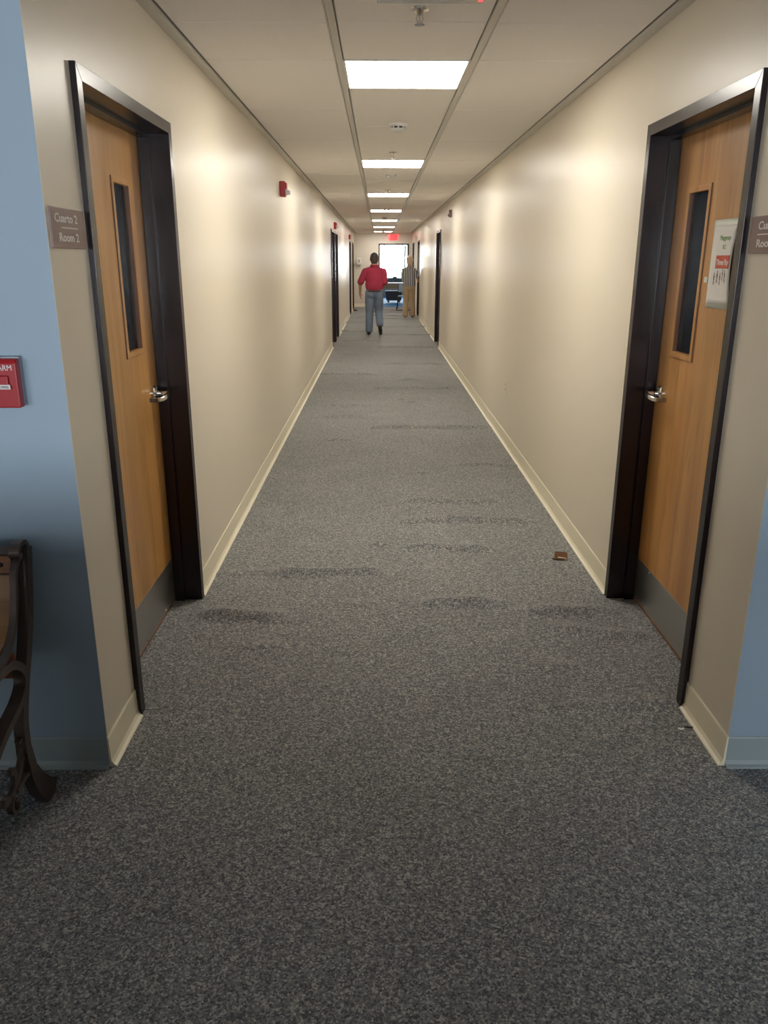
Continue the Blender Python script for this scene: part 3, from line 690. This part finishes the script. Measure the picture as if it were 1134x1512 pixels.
# ------------------------------------------------------------------ old iron and wood bench (left edge)
def bench():
    e = empty('iron_bench', (-1.6, 1.9, 0)); tag(e, 'old bench with wooden slats and scrolled cast iron end, at left edge', 'bench')
    inv = Matrix.Translation(e.location).inverted()
    def P(o): o.parent = e; o.matrix_parent_inverse = inv; return o
    def spl(pts, n=6):
        out = []
        Pn = [Vector((0, a, b)) for a, b in pts]; Pn = [Pn[0]*2-Pn[1]]+Pn+[Pn[-1]*2-Pn[-2]]
        for i in range(1, len(Pn)-2):
            for k in range(n):
                t = k/n; a, b, c, d = Pn[i-1:i+3]
                out.append(.5*((2*b)+(-a+c)*t+(2*a-5*b+4*c-d)*t*t+(-a+3*b-3*c+d)*t**3))
        out.append(Pn[-2]); return out
    def end_frame(xc):
        def strip(pts, wx=.030, th=.016, m=6, taper=None):
            mb = MB(); path = [(xc, p.y, p.z) for p in spl(pts, m)]
            n = len(path)
            def sec(i):
                k = 1 if not taper else taper[0]+(taper[1]-taper[0])*i/(n-1)
                a, b = wx*k, th*k
                return [(-a/2, -b/2), (a/2, -b/2), (a/2, b/2), (-a/2, b/2)] if abs(path[0][2]-path[-1][2]) >= 0 else []
            return mb.sweep(path, lambda i: sec(i))
        f = MB()
        def addm(o): f.add(o.v, o.f)
        # back upright and rear leg with flared foot
        addm(strip([(2.120, .775), (2.108, .73), (2.075, .60), (2.032, .495), (1.985, .40), (1.952, .31), (1.945, .22), (1.948, .19)], .032, .030, 6))
        addm(MB().prism([(1.928, .225), (1.962, .225), (1.975, .16), (2.012, .10), (2.055, .055), (2.088, .035), (2.062, 0), (2.012, 0), (1.968, .06), (1.940, .13)], xc-.016, xc+.016, lambda p, q, h: (h, p, q)))
        # inner rib behind slats curving into the seat support
        addm(strip([(2.085, .765), (2.040, .735), (2.018, .66), (1.985, .585), (1.93, .535), (1.86, .515), (1.70, .505), (1.56, .500)], .018, .014, 6))
        # arch under the seat sweeping forward to the front leg
        addm(strip([(1.84, .512), (1.93, .500), (1.985, .455), (1.985, .41), (1.94, .375), (1.87, .352), (1.80, .325), (1.70, .26), (1.62, .15), (1.565, .05), (1.53, .006)], .034, .024, 6))
        # lower curl and stretcher scrolls
        addm(strip([(1.955, .285), (1.94, .24), (1.90, .19), (1.865, .165), (1.83, .15), (1.79, .16)], .022, .013, 6))
        addm(strip([(1.965, .14), (1.93, .155), (1.895, .155), (1.86, .150)], .022, .013, 5))
        addm(strip([(1.865, .165), (1.872, .19), (1.866, .212), (1.848, .216)], .020, .012, 5))
        addm(strip([(1.84, .15), (1.825, .12), (1.84, .095), (1.862, .10), (1.862, .125), (1.845, .128)], .018, .011, 5))
        addm(strip([(1.945, .262), (1.93, .272), (1.915, .266)], .016, .01, 4))
        # top scroll
        addm(strip([(2.115, .775), (2.10, .795), (2.07, .795), (2.055, .775), (2.07, .76)], .03, .013, 5))
        return f
    P(tag(obj('end_frame', end_frame(-1.005), 'iron', smooth=True), 'scrolled cast iron end frame'))
    P(tag(obj('end_frame', end_frame(-2.15), 'iron', smooth=True), 'scrolled cast iron end frame'))
    def slat(pts, th, name, m, label=None):
        n = []; q = [Vector((a, b)) for a, b in pts]
        for i in range(len(q)):
            t = (q[min(i+1, len(q)-1)]-q[max(i-1, 0)]).normalized(); n.append(Vector((-t.y, t.x)))
        poly = [(p.x, p.y) for p in q]+[(p.x+k.x*th, p.y+k.y*th) for p, k in reversed(list(zip(q, n)))]
        o = P(obj(name, MB().prism(poly, -2.14, -1.018, lambda p, q, h: (h, p, q)), m, bevel=.002))
        if label: tag(o, label)
    slat([(2.083, .788), (2.060, .772)], .016, 'cap_rail', 'iron', 'dark iron cap rail')
    slat([(2.062, .768), (2.044, .722)], .016, 'back_slat', 'bench_red', 'reddish top back slat')
    slat([(2.043, .718), (2.022, .655), (1.992, .588), (1.955, .552), (1.90, .532)], .016, 'back_slat', 'bench_wood')
    slat([(1.895, .530), (1.80, .522)], .016, 'seat_slat', 'bench_wood')
    slat([(1.79, .521), (1.70, .517)], .016, 'seat_slat', 'bench_wood')
    slat([(1.69, .516), (1.58, .512)], .016, 'seat_slat', 'bench_wood')
    rail = MB().box(-2.13, -1.02, 1.99, 2.008, .425, .50); P(tag(obj('rear_rail', rail, 'bench_red', bevel=.003), 'reddish lower rear rail'))
    bolts = MB()
    bolts.lathe([(.0001, 0), (.007, 0), (.006, .004), (.0001, .006)], 10, lambda u, v, h: (-1.045+u, 2.051-h, .745+v))
    P(obj('bolt', bolts, 'dark', smooth=True))
bench()

# ------------------------------------------------------------------ unseen counter added under the camera to block lobby daylight
e = empty('reception_counter', (0, -.15, 0)); tag(e, 'waist high reception counter in the lobby behind the viewpoint', 'counter')
obj('counter_top', MB().box(-1.8, 1.25, -.42, .50, 1.01, 1.05), 'table_dark', e, bevel=.004)
for i in range(3): obj('front_panel', MB().box(-1.66+i*.88, -1.66+i*.88+.87, .44, .46, .10, 1.01), 'table_wood', e, bevel=.003)
obj('plinth', MB().box(-1.6, .9, -.3, .42, 0, .10), 'dark', e)
obj('carcass', MB().box(-1.65, .96, -.38, .44, .10, 1.01), 'table_wood', e)

# ------------------------------------------------------------------ small fittings
def horn(y, zc, label):
    e = empty('alarm_horn', (XL, y, zc)); tag(e, label, 'fire alarm', 'red horn strobes on the left wall')
    obj('body', MB().box(0, .045, -.06, .06, -.062, .062), 'red_bright', e, bevel=.006)
    obj('speaker_face', MB().box(.0455, .058, -.045, .045, .002, .05), 'red_bright', e, bevel=.004)
    obj('strobe_lens', MB().prism([(.0455, -.050), (.085, -.040), (.085, -.012), (.0455, -.002)], -.035, .035, lambda p, q, h: (p, h, q)), 'clear_lens', e, bevel=.004)
horn(7.45, 2.135, 'red fire alarm horn with clear strobe high on the left wall, nearest of three')
horn(16.03, 2.165, 'red fire alarm horn above the paired left doors, middle of three')
horn(23.7, 2.16, 'red fire alarm horn farthest down the left wall')
def sprinkler(x, y, label):
    e = empty('sprinkler_head', (x, y, H)); tag(e, label, 'sprinkler', 'ceiling sprinklers')
    obj('escutcheon', MB().lathe([(.0001, 0), (.036, 0), (.034, -.006), (.018, -.010), (.012, -.022), (.0001, -.022)], 20), 'chrome', e, smooth=True)
    obj('frame', MB().tube([(-.009, 0, -.02), (-.012, 0, -.035), (-.004, 0, -.052)], .003, 6).tube([(.009, 0, -.02), (.012, 0, -.035), (.004, 0, -.052)], .003, 6).tube([(0, 0, -.02), (0, 0, -.052)], .0035, 6), 'chrome', e, smooth=True)
    obj('deflector', MB().lathe([(.0001, -.051), (.018, -.052), (.019, -.054), (.0001, -.055)], 16), 'chrome', e, smooth=True)
sprinkler(0.148, 3.33, 'chrome sprinkler head hanging nearest the camera, before the first light')
sprinkler(0.119, 7.40, 'small sprinkler head just before the second ceiling light')
sprinkler(0.115, 11.3, 'small sprinkler head just before the third ceiling light')
def detector(x, y, label):
    e = empty('smoke_detector', (x, y, H)); tag(e, label, 'smoke detector', 'ceiling smoke detectors')
    obj('base', MB().lathe([(.0001, 0), (.066, 0), (.066, -.012), (.058, -.018), (.0001, -.018)], 24), 'white_plastic', e, smooth=True)
    obj('vents', MB().lathe([(.0001, -.018), (.044, -.018), (.044, -.030), (.0001, -.030)], 24), 'dark', e, smooth=True)
    rb = MB()
    for k in range(8):
        a = 2*PI*k/8; rb.box(-.006, .006, .042, .049, -.030, -.018, lambda p, q, r, a=a: (p*math.cos(a)-q*math.sin(a), p*math.sin(a)+q*math.cos(a), r))
    obj('rib', rb, 'white_plastic', e)
    obj('cap', MB().lathe([(.0001, -.030), (.050, -.030), (.046, -.042), (.030, -.050), (.0001, -.052)], 24), 'white_plastic', e, smooth=True)
detector(0.128, 5.93, 'white round smoke detector between first and second ceiling lights')
detector(0.116, 18.23, 'round smoke detector far down the ceiling past the fourth light')
def twin(y, label):
    e = empty('twin_fitting', (0.13, y, H)); tag(e, label, 'ceiling fitting', 'two headed ceiling fittings')
    obj('plate', MB().box(-.06, .06, -.02, .02, -.008, 0), 'white_plastic', e, bevel=.003)
    for sx in (-1, 1): obj('head', MB().ell((sx*.032, 0, -.022), (.017, .017, .017)), 'clear_lens', e, smooth='all')
twin(9.28, 'small pale two headed ceiling fitting behind the second light')
twin(15.2, 'small pale two headed ceiling fitting before the fourth light')
# exit signs
def exit_sign(x, y, z0, w_, h_, label, facing=-1):
    e = empty('exit_sign', (x, y, z0)); tag(e, label, 'exit sign')
    obj('housing', MB().box(-w_/2, w_/2, -.02, .02, 0, h_), 'white_plastic', e, bevel=.004)
    obj('face', MB().box(-w_/2+.012, w_/2-.012, -.0215, -.0195, .012, h_-.012), 'red_face' if y > 10 else 'white_plastic', e)
    text('lettering', 'EXIT', h_*.95, 'red_led', e, (0, -.0222, h_*.17), (1, 0, 0), (0, 0, 1), 'CENTER', .85)
    return e
exit_sign(0.479, Y1-.021, 2.165, .27, .22, 'small glowing red EXIT sign above the far doorway')
es = exit_sign(0.130, 2.30, 2.179, .272, .19, 'exit sign hung from ceiling, only its underside in view at top')
obj('canopy', MB().box(-.06, .06, -.02, .02, .19, H-2.179+.02), 'white_plastic', es)
obj('edge_strip', MB().box(-.136, .136, -.021, .021, -.006, .0), 'chrome', es)
obj('test_light', MB().lathe([(.0001, 0), (.005, 0), (.005, -.008), (.0001, -.010)], 12, lambda u, v, h: (.124+u, -.016+v, -.002+h)), 'red_led', es, smooth=True)
# outlet on right wall
e = empty('wall_outlet', (XR, 6.975, .49)); tag(e, 'beige electrical outlet plate low on the right wall', 'outlet')
obj('plate', MB().box(-.006, 0, -.036, .036, -.058, .058), 'vinyl', e, bevel=.002)
for dz in (-.021, .021):
    s_ = obj('socket', MB().box(-.008, -.006, -.016, .016, dz-.014, dz+.014), 'white_plastic', e, bevel=.002)
    obj('slot', MB().box(-.0086, -.008, -.008, -.005, dz-.006, dz+.006).box(-.0086, -.008, .005, .008, dz-.006, dz+.006), 'dark', s_)
# little brown box high on right wall
e = empty('wall_sensor', (XR, 13.0, 2.225)); tag(e, 'small brown sensor box high on the right wall', 'sensor')
obj('body', MB().box(-.045, 0, -.03, .03, -.05, .06), 'sign', e, bevel=.004); obj('lens', MB().ell((-.046, 0, -.02), (.012, .018, .018)), 'dark', e, smooth='all')
# dispenser on end wall
e = empty('soap_dispenser', (-.69, Y1, 1.34)); tag(e, 'white hand sanitizer dispenser on the end wall', 'dispenser')
obj('body', MB().prism([(0, .03), (-.09, .03), (-.11, .08), (-.10, .27), (0, .29)], -.075, .075, lambda p, q, h: (h, p, q)), 'white_plastic', e, bevel=.008)
obj('nozzle', MB().box(-.03, .03, -.08, -.02, 0, .03), 'grey_metal', e, bevel=.004)
obj('window', MB().box(-.03, .03, -.1085, -.104, .12, .22), 'grey_metal', e)
# floor door stop
e = empty('door_stop', (-.76, 26.0, 0.0)); tag(e, 'small dark floor door stop near far left door', 'door stop')
obj('wedge', MB().prism([(-.07, 0), (.07, 0), (.05, .035), (-.02, .045)], -.03, .03, lambda p, q, h: (p, h, q)), 'dark', e, bevel=.006)
obj('plate', MB().box(-.085, .085, -.04, .04, 0, .004), 'grey_metal', e)
# wood splinter, paper scrap and dark sliver on the carpet
def jag(x0, x1, n, amp, w0, w1):
    up = [(x0+(x1-x0)*i/n+random.uniform(-.002, .002), w1+random.uniform(-amp, amp)) for i in range(n+1)]
    dn = [(x0+(x1-x0)*i/n+random.uniform(-.002, .002), w0+random.uniform(-amp, amp)) for i in range(n+1)]
    return up+dn[::-1]
e = empty('wood_scrap', (0.985, 4.03, floor_z(.985, 4.03)+.002)); e.rotation_euler = (0, 0, -.35)
tag(e, 'small splintered brown wood scrap on carpet near right baseboard', 'debris')
obj('sliver', MB().prism(jag(-.032, .036, 5, .004, -.004, .03), .012, .017, lambda p, q, h: (p, q*.5, h+q*.75)), 'chip', e)
obj('sliver', MB().prism(jag(-.040, .024, 5, .003, -.018, -.006), .0, .006, lambda p, q, h: (p, q, h+.002)), 'chip', e)
tag(obj('split_face', MB().prism(jag(-.014, .030, 4, .002, -.010, .004), .008, .011, lambda p, q, h: (p, q-.004, h+.002)), 'chip_pale', e), 'pale inner wood face')
e2 = empty('paper_scrap', (1.045, 2.387, .003)); tag(e2, 'tiny white torn scrap on carpet by the right corner', 'debris')
obj('flake', MB().prism([(-.011, -.003), (-.009, .006), (.0, .003), (.010, .003), (.012, -.004), (.002, -.006)], 0, .003, lambda p, q, h: (p, q, h+abs(p)*.2)), 'scrap', e2)
e3 = empty('dark_sliver', (1.078, 2.40, .002)); tag(e3, 'thin dark sliver on carpet beside the white scrap', 'debris')
obj('splinter', MB().prism([(-.016, .001), (-.004, .004), (.016, -.001), (.002, -.003)], 0, .004, lambda p, q, h: (p, q, h)), 'dark', e3)

# ------------------------------------------------------------------ end room furniture
def far_table():
    e = empty('side_table', (.55, 31.0, 0)); tag(e, 'white topped wooden table seen through the far doorway', 'table')
    obj('table_top', MB().box(-.55, .48, -.3, .3, .70, .73), 'table_top', e, bevel=.004)
    obj('apron', MB().box(-.52, .45, -.27, .27, .52, .70), 'table_wood', e)
    for x in (-.49, .42):
        for y in (-.24, .24): obj('leg', MB().box(x-.025, x+.025, y-.025, y+.025, 0, .52), 'table_wood', e)
    b = empty('storage_bin', (.55, 31.0, .012)); tag(b, 'dark storage bin under the far table', 'bin')
    obj('tub', MB().prism([(-.28, 0.0), (.28, 0.0), (.31, .32), (-.31, .32)], -.17, .17, lambda p, q, h: (p, h, q+.08)), 'bin', b, bevel=.01)
    obj('lid', MB().box(-.33, .33, -.19, .19, .40, .43), 'bin', b, bevel=.01)
    for x in (-.2, .2): obj('caster', MB().tube([(x, -.02, .04), (x, .02, .04)], .04, 12), 'black', b)
    g = empty('cloth_bag', (.58, 31.0, .745)); tag(g, 'slumped blue grey bag on the far table', 'bag')
    mb = MB().ell((-.12, 0, .05), (.16, .14, .07)).ell((.08, .02, .07), (.15, .13, .09)).ell((.2, 0, .04), (.13, .12, .06)).ell((0, .02, .15), (.09, .08, .07))
    bb = blob('body', mb, 'bag', g, .012, 8)
    for v in bb.data.vertices: v.co.z = max(v.co.z, 0.0)
    obj('strap', MB().tube([(-.12, -.1, .1), (-.06, -.12, .2), (.05, -.12, .22), (.12, -.1, .12)], .008, 6), 'bag', g, smooth=True)
far_table()
def chair():
    e = empty('sled_chair', (.82, 26.35, 0)); tag(e, 'pale blue chair with black sled legs behind the striped shirt person', 'chair')
    obj('seat', MB().box(-.2, .2, -.2, .2, .43, .46), 'blue_seat', e, bevel=.012)
    obj('backrest', MB().box(-.2, .2, .19, .215, .56, .82), 'blue_seat', e, bevel=.01)
    for x in (-.21, .21):
        obj('sled_leg', MB().tube([(x, .2, .82), (x, .2, .46), (x, .14, .43), (x, -.12, .42), (x-.02, -.16, .36), (x-.06, -.22, .06), (x-.06, -.20, .015), (x-.04, .15, .015), (x-.02, .22, .04), (x, .16, .42)], .011, 8), 'black', e, smooth=True)
    obj('crossbar', MB().tube([(-.27, -.2, .015), (.15, -.2, .015)], .011, 8), 'black', e)
chair()

# ------------------------------------------------------------------ people
def hand(mb, wrist, dirv, palm_n, thumb_side, curl=0.5, L=.17):
    w_ = Vector(wrist); d = Vector(dirv).normalized(); n = Vector(palm_n).normalized(); s = d.cross(n).normalized()*thumb_side
    pc = w_+d*.045
    mb.cone(w_, w_+d*.03, .026, .03, 10)
    for k, off in enumerate((.026, .009, -.009, -.026)):
        base = w_+d*.078+s*off; mb.cone(w_+d*.02+s*off*.7, base, .014, .012, 8)
        ln = (.070, .078, .072, .056)[k]
        a = base; dr = d.copy()
        for j in range(3):
            ang = curl*(.35+.35*j); dr2 = (d*math.cos(ang)+n*math.sin(ang)).normalized()
            b = a+dr2*ln*(.45, .32, .23)[j]; mb.cone(a, b, .0098-.001*j, .0092-.001*j, 8); a = b
    t0 = w_+d*.02+s*.022; t1 = t0+(d*.5+s*.75+n*.3).normalized()*.042; t2 = t1+(d*.9+s*.25+n*.35).normalized()*.032
    mb.cone(t0, t1, .014, .0115, 8); mb.cone(t1, t2, .011, .009, 8)
def head_shapes(mb, c, yaw, s=1.0):
    R = Matrix.Rotation(yaw, 3, 'Z'); c = Vector(c)
    def q(p): return c+R @ (Vector(p)*s)
    mb.ell(c, (.076*s, .093*s, .105*s), 18, 12, R)                       # cranium
    mb.ell(q((0, .03, -.05)), (.058*s, .065*s, .065*s), 14, 10, R)       # jaw
    mb.cone(q((0, .085, .005)), q((0, .108, -.028)), .010*s, .014*s, 8)  # nose
    mb.ell(q((0, .093, -.062)), (.024*s, .010*s, .008*s), 10, 6, R)      # mouth
    for sx in (-1, 1):
        mb.ell(q((sx*.030, .083, .008)), (.014*s, .010*s, .010*s), 8, 6, R)
        mb.ell(q((sx*.078, -.005, -.008)), (.012*s, .022*s, .034*s), 10, 8, R)
    return q, R
def man():
    e = empty('person', (-.105, 17.62, 0)); tag(e, 'person in red polo shirt and jeans walking away down the hallway', 'person')
    hipL, kneeL, ankL = (-.085, 0, .88), (-.10, .04, .47), (-.115, -.01, .09)
    hipR, kneeR, ankR = (.085, 0, .88), (.095, .07, .49), (.120, -.17, .205)
    shL, elL, wrL = (-.195, -.01, 1.310), (-.300, -.03, 1.075), (-.305, .06, .885)
    shR, elR, wrR = (.195, -.01, 1.310), (.222, -.02, 1.075), (.18, .15, .97)
    b = MB()
    b.ell((0, 0, .93), (.155, .11, .13)).ell((0, .02, 1.06), (.155, .115, .16)).ell((0, 0, 1.24), (.165, .105, .18))
    b.cone((-.16, 0, 1.32), (.16, 0, 1.32), .055, .055).cone((0, 0, 1.36), (0, .02, 1.50), .072, .066)
    head_shapes(b, (0.0, .03, 1.572), 0.0, 1.1)
    b.limb([(shL, .052), (elL, .040), (wrL, .028)]); b.limb([(shR, .052), (elR, .040), (wrR, .028)])
    hand(b, wrL, (0, .18, -1), (.9, .3, 0), 1, .7); hand(b, wrR, (-.3, .8, -.3), (-.6, -.2, -.8), 1, .8)
    b.limb([(hipL, .085), (kneeL, .055), (ankL, .04)]); b.limb([(hipR, .085), (kneeR, .055), (ankR, .04)])
    b.limb([((-.115, -.03, .05), .034), ((-.13, .15, .035), .03)]); b.limb([((.122, -.19, .17), .034), ((.135, -.13, .055), .03)])
    tag(blob('body', b, 'skin', e, .0065, 5))
    p = MB()
    p.ell((0, .012, 1.04), (.198, .15, .22)).ell((0, .0, 1.18), (.200, .138, .20)).ell((0, -.005, 1.28), (.185, .118, .12))
    p.cone((-.155, -.005, 1.305), (.155, -.005, 1.305), .072, .072).cone((0, 0, 1.375), (-.16, -.005, 1.318), .066, .070).cone((0, 0, 1.375), (.16, -.005, 1.318), .066, .070)
    p.limb([(shL, .073), ((-.262, -.025, 1.165), .070), ((-.290, -.028, 1.105), .072)]); p.limb([(shR, .073), ((.213, -.02, 1.165), .070), ((.220, -.02, 1.105), .072)])
    p.cone((0, 0, 1.38), (0, .008, 1.405), .082, .078)
    # flat hem just over the waistband
    pm = blob('polo_shirt', p, 'polo', e, .009, 5)
    for v in pm.data.vertices:
        if v.co.z < .905: v.co.z = .905+(v.co.z-.905)*.12
    tag(pm, 'red short sleeved polo shirt')
    blob('collar', MB().lathe([(.080, 0), (.094, .0), (.088, .032), (.078, .032), (.080, 0)], 24, lambda u, v, h: (u, v+.006, 1.418+h)), 'polo', e, .005, 2)
    j = MB()
    j.ell((0, 0, .855), (.172, .128, .105)).cone((-.06, 0, .90), (.06, 0, .90), .105, .105)
    j.ell((-.07, -.055, .84), (.085, .075, .09)).ell((.07, -.055, .84), (.085, .075, .09))
    j.limb([(hipL, .112), ((-.100, .02, .66), .102), (kneeL, .086), ((-.112, .005, .22), .082), ((-.115, -.005, .10), .080)])
    j.limb([(hipR, .112), ((.097, .04, .68), .102), (kneeR, .086), ((.112, -.09, .31), .081), ((.119, -.155, .235), .078)])
    blob('jeans', j, 'jeans', e, .009, 4)
    bl = MB().lathe([(1.0, -.016), (1.035, -.016), (1.035, .016), (1.0, .016), (1.0, -.016)], 28, lambda u, v, h: (u*.176, v*.135, .915+h))
    tag(obj('belt', bl, 'belt', e, smooth=True), 'dark brown belt')
    s1 = MB().limb([((-.117, -.045, .045), .042), ((-.125, .05, .044), .042), ((-.135, .17, .034), .036)]); s1.v = [(x, y, max(z, 0.004)) for x, y, z in s1.v]
    blob('shoe', s1, 'shoe', e, .008, 3)
    s2 = MB().limb([((.122, -.215, .175), .043), ((.130, -.185, .11), .044), ((.137, -.135, .045), .037)])
    blob('shoe', s2, 'shoe', e, .008, 3)
    h = MB().ell((0, .014, 1.592), (.089, .104, .108), 18, 12).ell((0, -.014, 1.54), (.080, .078, .08), 16, 10)
    blob('hair', h, 'hair', e, .008, 3)
man()
def woman():
    e = empty('person', (.835, 23.0, 0)); tag(e, 'person in striped shirt and khaki trousers standing at a right hand door', 'person')
    hipL, kneeL, ankL = (-.075, 0, .84), (-.085, .03, .45), (-.10, -.02, .09)
    hipR, kneeR, ankR = (.075, 0, .84), (.085, .02, .45), (.10, .02, .09)
    shL, elL, wrL = (-.155, 0, 1.275), (-.175, .04, 1.04), (-.11, .2, .98)
    shR, elR, wrR = (.14, 0, 1.275), (.215, .0, 1.09), (.245, .07, 1.02)
    b = MB()
    b.ell((0, 0, .89), (.14, .10, .12)).ell((0, .01, 1.03), (.13, .095, .16)).ell((0, 0, 1.2), (.14, .095, .16))
    b.cone((-.12, 0, 1.30), (.12, 0, 1.30), .05, .05).cone((0, 0, 1.33), (.005, .01, 1.46), .056, .052)
    head_shapes(b, (.012, .02, 1.548), 0.9, 1.08)
    b.limb([(shL, .045), (elL, .036), (wrL, .024)]); b.limb([(shR, .045), (elR, .036), (wrR, .024)])
    hand(b, wrL, (.2, .8, -.3), (.6, -.3, -.7), -1, .7); hand(b, wrR, (.10, .7, -.2), (-.3, .1, -.9), 1, .9)
    b.limb([(hipL, .08), (kneeL, .052), (ankL, .036)]); b.limb([(hipR, .08), (kneeR, .052), (ankR, .036)])
    b.limb([((-.10, -.04, .045), .03), ((-.115, .13, .03), .026)]); b.limb([((.10, .0, .045), .03), ((.115, .16, .03), .026)])
    blob('body', b, 'skin_pale', e, .0065, 5)
    p = MB().ell((0, .01, .98), (.180, .135, .19)).ell((0, 0, 1.15), (.170, .122, .19)).cone((-.11, 0, 1.275), (.11, 0, 1.275), .066, .066).cone((0, 0, 1.34), (-.13, 0, 1.275), .06, .064).cone((0, 0, 1.34), (.13, 0, 1.275), .06, .064)
    p.ell((0, .01, .90), (.192, .145, .105))
    p.limb([(shL, .062), ((-.172, .03, 1.11), .062), (elL, .058), ((-.14, .12, 1.015), .05)]); p.limb([(shR, .062), ((.180, .004, 1.17), .058), ((.212, .0, 1.10), .052)])
    p.cone((0, 0, 1.34), (0, .004, 1.375), .066, .06)
    tag(blob('shirt', p, 'stripe', e, .009, 5), 'loose shirt with dark and pale vertical stripes')
    j = MB().ell((0, 0, .82), (.155, .118, .11)).ell((0, -.04, .81), (.14, .09, .09))
    j.limb([(hipL, .096), (kneeL, .078), ((-.098, -.01, .2), .078), ((-.10, -.015, .09), .080)])
    j.limb([(hipR, .096), (kneeR, .078), ((.098, .01, .2), .078), ((.10, .015, .09), .080)])
    blob('trousers', j, 'khaki', e, .009, 4)
    for nm, m_, x, y in (('shoe', 'shoe_tan', -.10, -.03), ('shoe', 'shoe', .10, .01)):
        s1 = MB().limb([((x, y-.02, .04), .037), ((x*1.1, y+.17, .03), .031)]); s1.v = [(a, b_, max(c, .004)) for a, b_, c in s1.v]
        tag(blob(nm, s1, m_, e, .008, 3), 'tan shoe' if m_ == 'shoe_tan' else 'dark shoe')
    h = MB().ell((.008, .008, 1.575), (.093, .105, .100), 18, 12).ell((.004, -.02, 1.515), (.088, .078, .09), 16, 10)
    blob('hair', h, 'hair_blond', e, .008, 3)
    g = empty('black_pouch', (1.135, 23.26, .87)); tag(g, 'black pouch held in the hand of the striped shirt person', 'pouch')
    blob('body', MB().ell((0, 0, .06), (.055, .035, .06)).ell((0, 0, .02), (.06, .04, .045)), 'black_leather', g, .008, 4)
    obj('loop', MB().tube([(-.03, 0, .10), (-.015, 0, .125), (.015, 0, .125), (.03, 0, .10)], .006, 6), 'black_leather', g, smooth=True)
woman()
